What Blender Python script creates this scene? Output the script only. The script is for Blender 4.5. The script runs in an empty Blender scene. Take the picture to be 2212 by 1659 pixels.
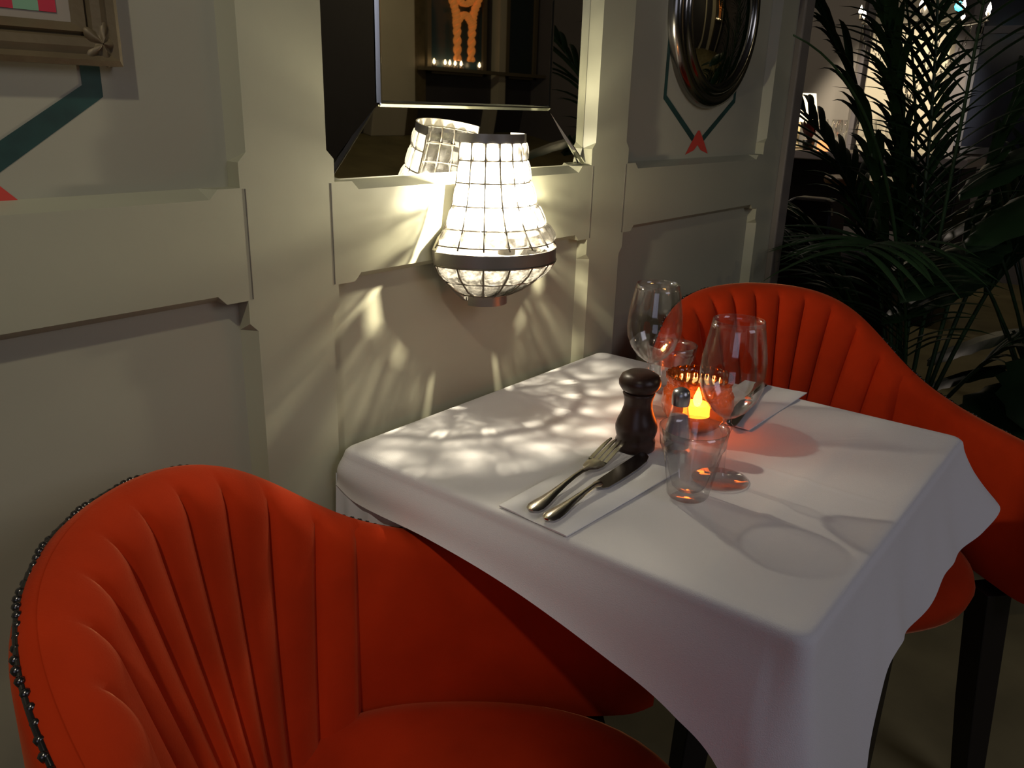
import bpy, bmesh, math, random
from mathutils import Vector, Matrix
random.seed(7)
S = bpy.context.scene
C = S.collection
PI = math.pi

# ------------------------------------------------------------------ camera
cam_data = bpy.data.cameras.new('camera')
cam = bpy.data.objects.new('camera', cam_data); C.objects.link(cam); S.camera = cam
cam_data.sensor_width = 36; cam_data.lens = 1760.16 / 2212 * 36
cam_data.clip_start = .02
YAW, PITCH, ROLL = .6681, .3290, -.0306
cy, sy, cp, sp = math.cos(YAW), math.sin(YAW), math.cos(PITCH), math.sin(PITCH)
fw = Vector((cy*cp, sy*cp, -sp)); rt = Vector((sy, -cy, 0)); dn = fw.cross(rt)
r2 = math.cos(ROLL)*rt + math.sin(ROLL)*dn; d2 = -math.sin(ROLL)*rt + math.cos(ROLL)*dn
M = Matrix.Identity(4)
for i in range(3):
    M[i][0] = r2[i]; M[i][1] = -d2[i]; M[i][2] = -fw[i]
M[0][3], M[1][3], M[2][3] = -.6073, -.7636, 1.1644
cam.matrix_world = M

# ------------------------------------------------------------------ world, view, lights
W = bpy.data.worlds.new('world'); S.world = W; W.use_nodes = True
W.node_tree.nodes['Background'].inputs[0].default_value = (.55, .5, .62, 1)
W.node_tree.nodes['Background'].inputs[1].default_value = .012
S.view_settings.view_transform = 'Standard'; S.view_settings.look = 'None'
S.view_settings.exposure = 0; S.view_settings.gamma = 1
S.view_settings.use_curve_mapping = False
try:
    S.cycles.transparent_max_bounces = 32; S.cycles.max_bounces = 12
    S.cycles.transmission_bounces = 12; S.cycles.sample_clamp_indirect = 3
    S.cycles.blur_glossy = 1.0
except Exception: pass

def light(kind, name, loc, power, col, size=.1, target=None, size_y=None, spot=None, blend=.5):
    d = bpy.data.lights.new(name, kind); d.energy = power; d.color = col
    if kind == 'AREA':
        d.size = size
        if size_y: d.shape = 'RECTANGLE'; d.size_y = size_y
    else: d.shadow_soft_size = size
    if kind == 'SPOT': d.spot_size = math.radians(spot or 60); d.spot_blend = blend
    o = bpy.data.objects.new(name, d); C.objects.link(o); o.location = loc
    if target is not None:
        o.rotation_euler = (Vector(target)-Vector(loc)).to_track_quat('-Z', 'Y').to_euler()
    return o
WARM = (1, .80, .50)
light('POINT', 'sconce_bulb_light', (.268, -.056, 1.048), 29, (1, .90, .70), .006)
light('SPOT', 'ceiling_spot_light', (-1.35, -1.05, 2.6), 44, (1, .90, .72), .035, (-.38, 0, 1.0), spot=36, blend=.8)
light('AREA', 'front_fill_light', (.1, -2.6, 2.0), 8.0, (.86, .84, 1), 1.0, (.2, -.5, .6))  # added soft fill from the room side, lifts the hanging cloth
light('AREA', 'left_fill_light', (-2.3, -1.5, 1.5), 3.6, (.72, .74, 1), 1.2, (.0, -.4, .5))  # added fill, no lamp there; brightens the cloth's near corner
light('POINT', 'candle_light', (.372, -.314, .812), .15, (1, .42, .12), .006)
light('SPOT', 'far_column_light', (4.3, .2, 2.6), 460, (1, .86, .66), .05, (6.3, 1.05, 1.25), spot=28, blend=.5)
light('POINT', 'far_room_light', (4.2, 1.9, 2.0), 14, (1, .85, .7), .08)
light('POINT', 'reflected_room_light', (3.6, -3.2, 2.3), 14, (1, .82, .5), .06)

# ------------------------------------------------------------------ materials
MATS = {}
def mat(name, col, rough=.5, metal=0, trans=0, ior=1.45, spec=.5, emit=None, es=0, sheen=0, bump=0, bscale=100, var=0, vscale=6, coat=0):
    if name in MATS: return MATS[name]
    m = bpy.data.materials.new(name); m.use_nodes = True; MATS[name] = m
    nt = m.node_tree; b = nt.nodes['Principled BSDF']
    b.inputs['Base Color'].default_value = (*col, 1); b.inputs['Roughness'].default_value = rough
    b.inputs['Metallic'].default_value = metal; b.inputs['Transmission Weight'].default_value = trans
    b.inputs['IOR'].default_value = ior; b.inputs['Specular IOR Level'].default_value = spec
    b.inputs['Coat Weight'].default_value = coat
    if sheen:
        b.inputs['Sheen Weight'].default_value = sheen; b.inputs['Sheen Roughness'].default_value = .35
        b.inputs['Sheen Tint'].default_value = (min(1, col[0]*1.6+.2), min(1, col[1]*2+.12), min(1, col[2]*2+.05), 1)
    if emit: b.inputs['Emission Color'].default_value = (*emit, 1); b.inputs['Emission Strength'].default_value = es
    tc = nt.nodes.new('ShaderNodeTexCoord')
    if var:
        n = nt.nodes.new('ShaderNodeTexNoise'); n.inputs['Scale'].default_value = vscale; n.inputs['Detail'].default_value = 5
        nt.links.new(tc.outputs['Object'], n.inputs['Vector'])
        r = nt.nodes.new('ShaderNodeValToRGB')
        r.color_ramp.elements[0].position = .3; r.color_ramp.elements[1].position = .7
        r.color_ramp.elements[0].color = tuple(c*(1-var) for c in col)+(1,)
        r.color_ramp.elements[1].color = tuple(min(1, c*(1+var)) for c in col)+(1,)
        nt.links.new(n.outputs['Fac'], r.inputs[0]); nt.links.new(r.outputs[0], b.inputs['Base Color'])
    if bump:
        n = nt.nodes.new('ShaderNodeTexNoise'); n.inputs['Scale'].default_value = bscale; n.inputs['Detail'].default_value = 3
        nt.links.new(tc.outputs['Object'], n.inputs['Vector'])
        bp = nt.nodes.new('ShaderNodeBump'); bp.inputs['Strength'].default_value = bump; bp.inputs['Distance'].default_value = .002
        nt.links.new(n.outputs['Fac'], bp.inputs['Height']); nt.links.new(bp.outputs[0], b.inputs['Normal'])
    return m

def glassy(name, clear, tint=(1, 1, 1), rough=.02, trl=0, trlcol=(1, 1, 1), edge=.25, ior=1.5):
    """thin clear glass: straight-through light, denser where seen edge-on, plus a mirror-like sheen"""
    m = bpy.data.materials.new(name); m.use_nodes = True; nt = m.node_tree; nt.nodes.clear()
    out = nt.nodes.new('ShaderNodeOutputMaterial')
    tr = nt.nodes.new('ShaderNodeBsdfTransparent'); gl = nt.nodes.new('ShaderNodeBsdfGlossy')
    gl.inputs['Roughness'].default_value = rough; gl.inputs['Color'].default_value = (1, 1, 1, 1)
    lw = nt.nodes.new('ShaderNodeLayerWeight'); lw.inputs['Blend'].default_value = .35
    mr = nt.nodes.new('ShaderNodeMixRGB')
    mr.inputs[1].default_value = tuple(c*clear for c in tint)+(1,)
    mr.inputs[2].default_value = tuple(c*clear*edge for c in tint)+(1,)
    nt.links.new(lw.outputs['Facing'], mr.inputs[0]); nt.links.new(mr.outputs[0], tr.inputs['Color'])
    lf = nt.nodes.new('ShaderNodeLayerWeight'); lf.inputs['Blend'].default_value = .5
    pw = nt.nodes.new('ShaderNodeMath'); pw.operation = 'POWER'; pw.inputs[1].default_value = 4
    nt.links.new(lf.outputs['Facing'], pw.inputs[0])
    f0 = ((ior-1)/(ior+1))**2
    fr = nt.nodes.new('ShaderNodeMath'); fr.operation = 'MULTIPLY_ADD'; fr.inputs[1].default_value = .6; fr.inputs[2].default_value = f0
    nt.links.new(pw.outputs[0], fr.inputs[0])
    mx = nt.nodes.new('ShaderNodeMixShader')
    nt.links.new(fr.outputs[0], mx.inputs[0]); nt.links.new(gl.outputs[0], mx.inputs[2])
    if trl:
        tl = nt.nodes.new('ShaderNodeBsdfTranslucent'); tl.inputs['Color'].default_value = (*trlcol, 1)
        m2 = nt.nodes.new('ShaderNodeMixShader'); m2.inputs[0].default_value = trl
        nt.links.new(tr.outputs[0], m2.inputs[1]); nt.links.new(tl.outputs[0], m2.inputs[2])
        nt.links.new(m2.outputs[0], mx.inputs[1])
    else: nt.links.new(tr.outputs[0], mx.inputs[1])
    nt.links.new(mx.outputs[0], out.inputs[0])
    return m

PAINT = mat('sage_paint', (.39, .385, .265), .38, bump=.12, bscale=45, var=.06, vscale=3)
PANEL = mat('grey_panel_paint', (.375, .365, .26), .5, bump=.1, bscale=40, var=.08, vscale=2.5)
SEAM = mat('dark_seam', (.10, .09, .07), .8)
MIRROR = mat('mirror_silver', (.80, .80, .76), .015, 1)
CHROME = mat('polished_chrome', (.75, .73, .68), .12, 1)
STEEL = mat('cutlery_steel', (.62, .58, .50), .22, 1)
DSTEEL = mat('blade_steel', (.20, .18, .16), .22, 1)
BRONZE = mat('pewter_metal', (.30, .28, .24), .38, .7)
WIRE = mat('dark_wire', (.16, .14, .11), .4, .8)
CLOTH = mat('white_linen', (.80, .78, .76), .85, bump=.25, bscale=900, sheen=0)
NAPKIN = mat('white_napkin', (.80, .79, .78), .9, bump=.2, bscale=1200)
VELVET = mat('orange_red_velvet', (.47, .034, .006), .85, spec=.06, sheen=.50, var=.20, vscale=7, bump=.12, bscale=500)
VELVET.node_tree.nodes['Principled BSDF'].inputs['Sheen Tint'].default_value = (1, .42, .20, 1)
DWOOD = mat('black_stained_wood', (.012, .009, .008), .4)
MILLW = mat('dark_walnut', (.040, .018, .012), .33, var=.3, vscale=30)
FLOOR = mat('olive_floor', (.27, .23, .11), .55, var=.25, vscale=4)
GREEN = mat('dark_green_paint', (.009, .048, .038), .6, var=.35, vscale=25)
RED = mat('red_paint', (.55, .05, .03), .6)
ANTIQUE = mat('antique_gilt_grey', (.15, .115, .06), .5, .25, bump=.5, bscale=60, var=.15, vscale=20)
GLASS = glassy('clear_glass', .985, edge=.82, rough=.05, ior=1.65)
TUMB = glassy('pressed_glass', .985, edge=.66, rough=.07, ior=1.8)
LEAF = mat('palm_leaf', (.020, .050, .016), .5, var=.3, vscale=8)
LEAF2 = mat('broad_leaf', (.016, .040, .014), .4, var=.3, vscale=8)
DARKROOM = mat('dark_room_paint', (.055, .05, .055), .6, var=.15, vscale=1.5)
CREAM = mat('cream_paint', (.62, .56, .42), .5, var=.06, vscale=3)

# ------------------------------------------------------------------ mesh helpers
class MB:
    def __init__(s): s.v = []; s.f = []; s.m = []
    def add(s, vs, fs, mi=0):
        o = len(s.v); s.v += [tuple(v) for v in vs]; s.f += [tuple(o+i for i in f) for f in fs]; s.m += [mi]*len(fs); return s
    def box(s, c, d, mi=0, rz=0):
        x, y, z = c; a, b, h = d[0]/2, d[1]/2, d[2]/2; q, w = math.cos(rz), math.sin(rz)
        vs = [(x+q*i*a-w*j*b, y+w*i*a+q*j*b, z+k*h) for i in (-1, 1) for j in (-1, 1) for k in (-1, 1)]
        return s.add(vs, [(0, 1, 3, 2), (4, 6, 7, 5), (0, 4, 5, 1), (2, 3, 7, 6), (0, 2, 6, 4), (1, 5, 7, 3)], mi)
    def grid(s, P, mi=0, cu=False, cv=False):
        n, m = len(P), len(P[0]); fs = []
        for i in range(n if cu else n-1):
            for j in range(m if cv else m-1):
                a, b = (i+1) % n, (j+1) % m
                fs.append((i*m+j, a*m+j, a*m+b, i*m+b))
        return s.add([p for r in P for p in r], fs, mi)
    def lathe(s, prof, n=32, c=(0, 0, 0), mi=0, a0=0, a1=2*PI, wob=None):
        full = abs(a1-a0-2*PI) < 1e-6
        k = n if full else n+1
        P = []
        for i in range(k):
            a = a0+(a1-a0)*i/n; row = []
            for (r, z) in prof:
                rr, zz = (r, z) if wob is None else wob(r, z, a)
                row.append((c[0]+rr*math.cos(a), c[1]+rr*math.sin(a), c[2]+zz))
            P.append(row)
        return s.grid(P, mi, cu=full)
    def tube(s, pts, r, n=8, mi=0, closed=False):
        pts = [Vector(p) for p in pts]; P = []; up = None
        for i, p in enumerate(pts):
            if closed: t = (pts[(i+1) % len(pts)]-pts[i-1])
            else: t = pts[min(i+1, len(pts)-1)]-pts[max(i-1, 0)]
            t.normalize()
            if up is None: up = Vector((0, 0, 1)) if abs(t.z) < .9 else Vector((1, 0, 0))
            a = (up-t*up.dot(t)); a.normalize(); up = a; b = t.cross(a)
            rr = r[i] if isinstance(r, (list, tuple)) else r
            P.append([p+(a*math.cos(2*PI*k/n)+b*math.sin(2*PI*k/n))*rr for k in range(n)])
        o = len(s.v); s.grid(P, mi, cu=closed, cv=True)
        if not closed:
            s.f += [tuple(o+k for k in range(n))[::-1], tuple(o+(len(pts)-1)*n+k for k in range(n))]; s.m += [mi, mi]
        return s
    def build(s, name, m, parent=None, smooth=True, loc=None, bev=0, sub=0, auto=None):
        me = bpy.data.meshes.new(name); me.from_pydata(s.v, [], s.f)
        for x in (m if isinstance(m, (list, tuple)) else [m]): me.materials.append(x)
        for i, p in enumerate(me.polygons): p.material_index = s.m[i]; p.use_smooth = smooth
        b = bmesh.new(); b.from_mesh(me); bmesh.ops.recalc_face_normals(b, faces=b.faces); b.to_mesh(me); b.free()
        me.update()
        if smooth and auto:
            try: me.set_sharp_from_angle(angle=math.radians(auto))
            except Exception: pass
        o = bpy.data.objects.new(name, me); C.objects.link(o)
        if parent is not None: o.parent = parent
        if loc is not None: o.location = loc
        if bev:
            q = o.modifiers.new('bevel', 'BEVEL'); q.width = bev; q.segments = 2; q.limit_method = 'ANGLE'
        if sub:
            q = o.modifiers.new('sub', 'SUBSURF'); q.levels = sub; q.render_levels = sub
        return o
def tag(o, label=None, cat=None, group=None, kind=None):
    if label: o['label'] = label
    if cat: o['category'] = cat
    if group: o['group'] = group
    if kind: o['kind'] = kind
    return o
def empty(name, loc, rz=0, label=None, cat=None, group=None):
    o = bpy.data.objects.new(name, None); C.objects.link(o); o.location = loc; o.rotation_euler = (0, 0, rz)
    o.empty_display_size = .05
    return tag(o, label, cat, group)
def struct(o): o['kind'] = 'structure'; return o
def copy_tree(o, parent=None):
    c = o.copy(); C.objects.link(c)
    if parent is not None: c.parent = parent
    for ch in list(o.children): copy_tree(ch, c)
    return c
def lerp(a, b, t): return a+(b-a)*t
def smooth01(t): t = max(0, min(1, t)); return t*t*(3-2*t)
def interp(pts, x):
    """Catmull-Rom through (x, value...) rows"""
    n = len(pts)
    if x <= pts[0][0]: return list(pts[0][1:])
    if x >= pts[-1][0]: return list(pts[-1][1:])
    for i in range(n-1):
        if pts[i][0] <= x <= pts[i+1][0]: break
    p0, p1, p2, p3 = pts[max(i-1, 0)], pts[i], pts[i+1], pts[min(i+2, n-1)]
    t = (x-p1[0])/(p2[0]-p1[0]); o = []
    for k in range(1, len(p1)):
        m1 = (p2[k]-p0[k])/max(1e-6, p2[0]-p0[0])*(p2[0]-p1[0]); m2 = (p3[k]-p1[k])/max(1e-6, p3[0]-p1[0])*(p2[0]-p1[0])
        o.append((2*t**3-3*t*t+1)*p1[k]+(t**3-2*t*t+t)*m1+(-2*t**3+3*t*t)*p2[k]+(t**3-t*t)*m2)
    return o

# ------------------------------------------------------------------ room shell
struct(MB().box((1.5, -.8, -.05), (11, 8.2, .1)).build('floor', FLOOR, smooth=False))
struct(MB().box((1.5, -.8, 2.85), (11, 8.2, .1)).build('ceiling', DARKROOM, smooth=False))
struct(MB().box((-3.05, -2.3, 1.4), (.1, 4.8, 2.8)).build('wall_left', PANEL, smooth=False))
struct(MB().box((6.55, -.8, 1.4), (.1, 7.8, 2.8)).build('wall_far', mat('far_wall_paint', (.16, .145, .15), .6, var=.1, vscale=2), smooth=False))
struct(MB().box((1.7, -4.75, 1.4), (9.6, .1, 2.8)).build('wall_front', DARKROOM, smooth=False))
struct(MB().box((4.0, 3.15, 1.4), (5.0, .1, 2.8)).build('wall_back_recess', mat('recess_paint', (.30, .27, .24), .6), smooth=False))

def cell(mb, o, c, stop=.026, ch=.010, y0=0.0, y1=.02):
    ox0, ox1, oz0, oz1 = o; X0, X1, Z0, Z1 = c
    cor = [(ox0, oz0), (ox1, oz0), (ox1, oz1), (ox0, oz1)]; CC = [(X0, Z0), (X1, Z0), (X1, Z1), (X0, Z1)]
    nrm = [(0, -1), (1, 0), (0, 1), (-1, 0)]
    F, B, G = [], [], []
    for k in range(4):
        a, b = cor[k], cor[(k+1) % 4]; L = math.hypot(b[0]-a[0], b[1]-a[1]); n = nrm[k]; A, D = CC[k], CC[(k+1) % 4]
        for j, t in enumerate((0, stop, stop+ch, L-stop-ch, L-stop)):
            off = ch if j in (2, 3) else 0
            x, z = lerp(a[0], b[0], t/L), lerp(a[1], b[1], t/L)
            B.append((x, y1, z)); F.append((x+n[0]*off, y0, z+n[1]*off))
            if j == 0: G.append((A[0], y0, A[1]))
            elif k % 2 == 0: G.append((x, y0, A[1]))
            else: G.append((A[0], y0, z))
    mb.grid([B, F, G], cv=True)
w = MB(); pn = MB()
cols = [(-2.98, -1.32, -1.22, ), ]
XO = [(-1.22, -.735, -1.28, -.6775), (-.62, -.107, -.6775, -.0445), (.018, .553, -.0445, .61), (.668, 1.262, .61, 1.365)]
for (a, b, A, B_) in XO:
    cell(w, (a, b, .18, .955), (A, B_, 0, 1.0))
    cell(w, (a, b, 1.075, 2.3), (A, B_, 1.0, 2.8))
w.box((-2.14, .01, 1.4), (1.72, .02, 2.8))
# hairline joints between rails and stiles
for x in (-.101, .0125, .559, .662):
    w.box((x, -.0002, 1.015), (.0012, .0006, .118), 1)
w.add([(1.365, 0, 0), (1.365, .02, 0), (1.365, .02, 2.8), (1.365, 0, 2.8)], [(0, 1, 2, 3)])
wall = struct(w.build('wall_back', [PAINT, SEAM], smooth=False))
struct(MB().box((-.80, .07, 1.4), (4.33, .10, 2.8)).build('wall_back_panels', PANEL, smooth=False))
# pilaster reveal at the end of the wall
struct(MB().box((1.394, .06, 1.4), (.056, .15, 2.8)).build('trim_1', mat('pilaster_paint', (.17, .15, .12), .5), smooth=False, bev=.004))

# ------------------------------------------------------------------ Venetian mirror
mt = empty('bevelled_mirror', (.285, .02, 1.08), label='large rectangular mirror with slanting glass border above the crystal wall light', cat='mirror')
x0, x1, z0, z1 = .0195, .5515, 1.0765, 2.2
ix0, ix1, iz0, iz1 = .099, .441, 1.163, 2.08
def rel(vs): return [(x-.285, y-.02, z-1.08) for x, y, z in vs]
MB().add(rel([(ix0, .008, iz0), (ix1, .008, iz0), (ix1, .008, iz1), (ix0, .008, iz1), (ix0, .016, iz0), (ix1, .016, iz0), (ix1, .016, iz1), (ix0, .016, iz1)]),
         [(0, 1, 2, 3), (4, 7, 6, 5), (0, 4, 5, 1), (1, 5, 6, 2), (2, 6, 7, 3), (3, 7, 4, 0)]).build('mirror_pane', MIRROR, mt, smooth=False)
e = .0015
O = [(x0, .0185, z0), (x1, .0185, z0), (x1, .0185, z1), (x0, .0185, z1)]
I = [(ix0-e, .0105, iz0-e), (ix1+e, .0105, iz0-e), (ix1+e, .0105, iz1+e), (ix0-e, .0105, iz1+e)]
for k in range(4):
    a, b = O[k], O[(k+1) % 4]; c_, d_ = I[(k+1) % 4], I[k]
    MB().add(rel([a, b, c_, d_]+[(p[0], .0195, p[2]) for p in (a, b, c_, d_)]), [(0, 1, 2, 3), (4, 7, 6, 5), (0, 4, 5, 1), (1, 5, 6, 2), (2, 6, 7, 3), (3, 7, 4, 0)]).build('mirror_border', MIRROR, mt, smooth=False)
# bright ground-glass arris round the inner pane and at the mitres
BEV = mat('glass_arris', (.85, .86, .78), .10, 1)
fr = MB()
def strip(mb, p, q, wd, y):
    d = Vector((q[0]-p[0], 0, q[1]-p[1])); d.normalize(); n = Vector((-d.z, 0, d.x))*wd/2
    P0, P1 = Vector((p[0], y, p[1])), Vector((q[0], y, q[1]))
    h = Vector((0, -.0035, 0))
    mb.add(rel([tuple(v) for v in (P0-n, P1-n, P1+n, P0+n, P0-n*.2+h, P1-n*.2+h, P1+n*.2+h, P0+n*.2+h)]),
           [(4, 5, 6, 7), (0, 1, 5, 4), (3, 7, 6, 2), (0, 4, 7, 3), (1, 2, 6, 5)])
for p, q in (((ix0, iz0), (ix1, iz0)), ((ix1, iz0), (ix1, iz1)), ((ix0, iz1), (ix1, iz1)), ((ix0, iz0), (ix0, iz1))): strip(fr, p, q, .009, .0095)
fr.build('inner_bevel', BEV, mt, smooth=False)
for p, q in (((x0+.003, z0+.003), (ix0-.003, iz0-.003)), ((x1-.003, z0+.003), (ix1+.003, iz0-.003))):
    mi_ = MB(); strip(mi_, p, q, .008, .0145); mi_.build('mitre_bevel', BEV, mt, smooth=False)

# ------------------------------------------------------------------ painted garlands and round convex mirror
def garland(name, cx, hw, ztop, zc, zb, label, parent_red_w, wd=.016, yy=.0196):
    o = empty(name, (cx, .02, zb), label=label, cat='wall painting')
    for sg in (-1, 1):
        P = [(sg*hw, ztop-zb), (sg*hw, zc-zb), (sg*parent_red_w*.42, .018)]
        mb = MB(); L, Rr = [], []
        for i, p in enumerate(P):
            if i == 0: n = Vector((1, 0))
            elif i == 2: d = Vector(P[2])-Vector(P[1]); d.normalize(); n = Vector((-d.y, d.x))*(1 if True else 1)
            else:
                d = Vector(P[2])-Vector(P[1]); d.normalize(); n = (Vector((1, 0))*1+Vector((-d.y, d.x))); n.normalize()
            if n.x < 0: n = -n
            L.append((p[0]-n.x*wd/2, yy-.02, p[1]-n.y*wd/2)); Rr.append((p[0]+n.x*wd/2, yy-.02, p[1]+n.y*wd/2))
        mb.grid([L, Rr]); mb.build('green_ribbon', GREEN, o, smooth=False)
    a = parent_red_w
    MB().add([(-a, yy-.0202, -.012), (-a*.55, yy-.0202, .012), (-.004, yy-.0202, .034), (.004, yy-.0202, .034), (a*.55, yy-.0202, .012), (a, yy-.0202, -.012), (a*.3, yy-.0202, -.004), (0, yy-.0202, .006), (-a*.3, yy-.0202, -.004)],
             [(0, 1, 8), (1, 2, 7, 8), (2, 3, 7), (3, 4, 6, 7), (4, 5, 6)]).build('red_bow', RED, o, smooth=False)
    return o
garland('painted_garland', .967, .151, 1.62, 1.188, 1.094, 'dark green painted ribbon lines meeting in a red bow below the round convex mirror', .05, wd=.013)
garland('painted_garland', -.362, .125, 1.62, 1.166, 1.082, 'wide dark green painted ribbon ending in a red bow below the picture frame', .053, wd=.020)

om = empty('convex_mirror', (.978, .02, 1.348), label='round convex porthole mirror with polished metal rim on the right wall panel', cat='mirror')
def ylathe(prof, n=64, **k):
    mb = MB().lathe(prof, n); mb.v = [(x, -z, y) for x, y, z in mb.v]; return mb
ylathe([(.0, .050), (.03, .0488), (.06, .045), (.09, .0385), (.115, .031), (.136, .022)]).build('mirror_dome', mat('dark_mirror', (.55, .55, .50), .03, 1), om)
ylathe([(.134, .02), (.137, .029), (.145, .031), (.151, .026), (.153, .020), (.158, .022), (.166, .024), (.174, .020), (.178, .010), (.178, .001)]).build('mirror_rim', mat('dark_nickel', (.30, .29, .26), .18, 1), om)

# ------------------------------------------------------------------ picture frame
fx, fz = -.365, 1.187
pf = empty('picture_frame', (fx, .02, fz), label='carved antique gilt frame round a red and green striped picture', cat='picture')
fwid, fh = .30, .42
prof = [(0, .000), (0, -.020), (.0045, -.024), (.009, -.018), (.015, -.020), (.022, -.017), (.0245, -.012), (.027, -.016), (.0315, -.010), (.0345, -.006)]
def frame_ring(prof, w_, h_):
    rows = []
    for (d, y) in prof: rows.append([(-w_/2+d, y, d), (w_/2-d, y, d), (w_/2-d, y, h_-d), (-w_/2+d, y, h_-d)])
    mb = MB(); mb.grid(rows, cv=True); return mb
frame_ring(prof, fwid-.002, fh).build('frame_moulding', ANTIQUE, pf, smooth=False)
for (sx, sz) in ((1, 0), (-1, 0), (1, 1), (-1, 1)):
    cx, cz = sx*(fwid/2-.018), (.018 if sz == 0 else fh-.018)
    def leafy(r, z, a): return r*(1+.28*math.cos(a*5)), z+.0012*math.cos(a*5)*(1 if r > .003 else 0)
    t = MB().lathe([(.0005, .006), (.004, .0055), (.008, .003), (.012, .0025), (.013, .0)], 60, wob=leafy)
    q = MB(); q.add([(x+cx, -z-.0165, y*1.2+cz) for x, y, z in t.v], t.f); q.build('corner_ornament', ANTIQUE, pf)
MB().add([(-.118, -.0055, .032), (.118, -.0055, .032), (.118, -.0055, fh-.032), (-.118, -.0055, fh-.032)], [(0, 1, 2, 3)]).build('backing', mat('mount_board', (.35, .30, .22), .7), pf, smooth=False)
pic = MB(); stripes = [(.30, .50, .28), (.60, .03, .05)]
xs = -.0965; k = 0
edges = [-.108, -.090, -.070, -.050, -.030, -.010, .010, .030, .048, .069, .089, .103]
for i in range(len(edges)-1):
    pic.add([(edges[i], -.0065, .041), (edges[i+1], -.0065, .041), (edges[i+1], -.0065, fh-.041), (edges[i], -.0065, fh-.041)], [(0, 1, 2, 3)], (i+1) % 2)
pic.build('striped_picture', [mat('stripe_green', (.22, .42, .24), .6), mat('stripe_red', (.55, .03, .05), .6)], pf, smooth=False)

# ------------------------------------------------------------------ crystal wall light
sc = empty('crystal_wall_light', (.268, -.016, 1.0), label='half round crystal wall light with dark metal bands glowing white over the table', cat='wall light')
SCP = [(.052, .118), (.053, .103), (.056, .082), (.060, .062), (.066, .041), (.075, .020), (.087, .000), (.099, -.016)]
def ring(r, z, rad, name, h=None):
    mb = MB()
    if h is None: mb.tube([(r*math.cos(a), -r*math.sin(a), z) for a in [PI*i/40 for i in range(41)]], rad, 6)
    else:
        P = []
        for i in range(41):
            a = PI*i/40; P.append([(q*math.cos(a), -q*math.sin(a), zz) for q, zz in ((r, z), (r, z+h), (r-rad, z+h), (r-rad, z))])
        mb.grid(P, cv=True)
    return mb
ring(.101, -.039, .0025, '', h=.018).build('wide_band', BRONZE, sc, auto=40)
ring(.054, .117, .0025, '', h=.012).build('top_band', BRONZE, sc, auto=40)
b = ring(.034, -.104, .0022, '', h=.019)
b.add([(0, 0, -.090)]+[(.032*math.cos(PI*i/20), -.032*math.sin(PI*i/20), -.090) for i in range(21)], [(0, i+1, i+2) for i in range(20)])
b.build('bottom_cap', BRONZE, sc, auto=40)
LOW = [(.097, -.036), (.089, -.049), (.074, -.062), (.058, -.075), (.036, -.086)]
def pr(prof, t):
    n = len(prof)-1; x = t*n; i = min(int(x), n-1); f = x-i
    return lerp(prof[i][0], prof[i+1][0], f), lerp(prof[i][1], prof[i+1][1], f)
NR = 9
wires = MB()
for k in range(NR+1):
    a = PI*k/NR
    wires.tube([((pr(SCP, t/14)[0]+.001)*math.cos(a), -(pr(SCP, t/14)[0]+.001)*math.sin(a), pr(SCP, t/14)[1]) for t in range(15)], .0011, 6)
    wires.tube([((pr(LOW, t/8)[0]+.004)*math.cos(a), -(pr(LOW, t/8)[0]+.004)*math.sin(a), pr(LOW, t/8)[1]-.003) for t in range(9)], .0013, 6)
rows_up = [0, .2, .4, .6, .8, .97]; rows_lo = [.0, .48, .96]
for t in rows_up+[]:
    r, z = pr(SCP, t); wires.v += ring(r, z, .001, '').v if False else []; q = ring(r, z, .001, ''); wires.add(q.v, q.f)
for t in rows_lo:
    r, z = pr(LOW, t); q = ring(r+.004, z-.003, .0012, ''); wires.add(q.v, q.f)
wires.build('wire_cage', WIRE, sc)
bpv = [(-.050, .06), (-.055, .018), (-.085, -.004), (-.096, -.020), (-.092, -.045), (-.070, -.070), (-.034, -.098), (.034, -.098), (.070, -.070), (.092, -.045), (.096, -.020), (.085, -.004), (.055, .018), (.050, .06)]  # back plate, widened low down to block bulb light from the wall
nb = len(bpv); bpm = MB(); bpm.add([(x, .002, z) for x, z in bpv]+[(x, .010, z) for x, z in bpv], [tuple(range(nb)), tuple(range(nb, 2*nb))[::-1]]+[(i, (i+1) % nb, nb+(i+1) % nb, nb+i) for i in range(nb)])
bpm.build('back_plate', BRONZE, sc, smooth=False)
MB().lathe([(0, -.03), (.012, -.03), (.013, .004), (.010, .008), (0, .009)], 16, (0, -.040, 0)).build('lamp_holder', BRONZE, sc)
MB().lathe([(0, .008), (.008, .009), (.012, .020), (.0175, .036), (.0185, .046), (.015, .058), (.008, .065), (0, .067)], 20, (0, -.040, 0)).build(
    'bulb', GLASS, sc)
MB().tube([(-.006, -.040, .030), (-.004, -.040, .036), (.004, -.040, .036), (.006, -.040, .030)], .0022, 8).build('filament', mat('lit_filament', (1, 1, 1), .5, emit=(1, .86, .6), es=400), sc)
BEAD = glassy('crystal_bead', .97, edge=.30, rough=.12, trl=.10, trlcol=(1, .95, .85), ior=1.7)
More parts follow.
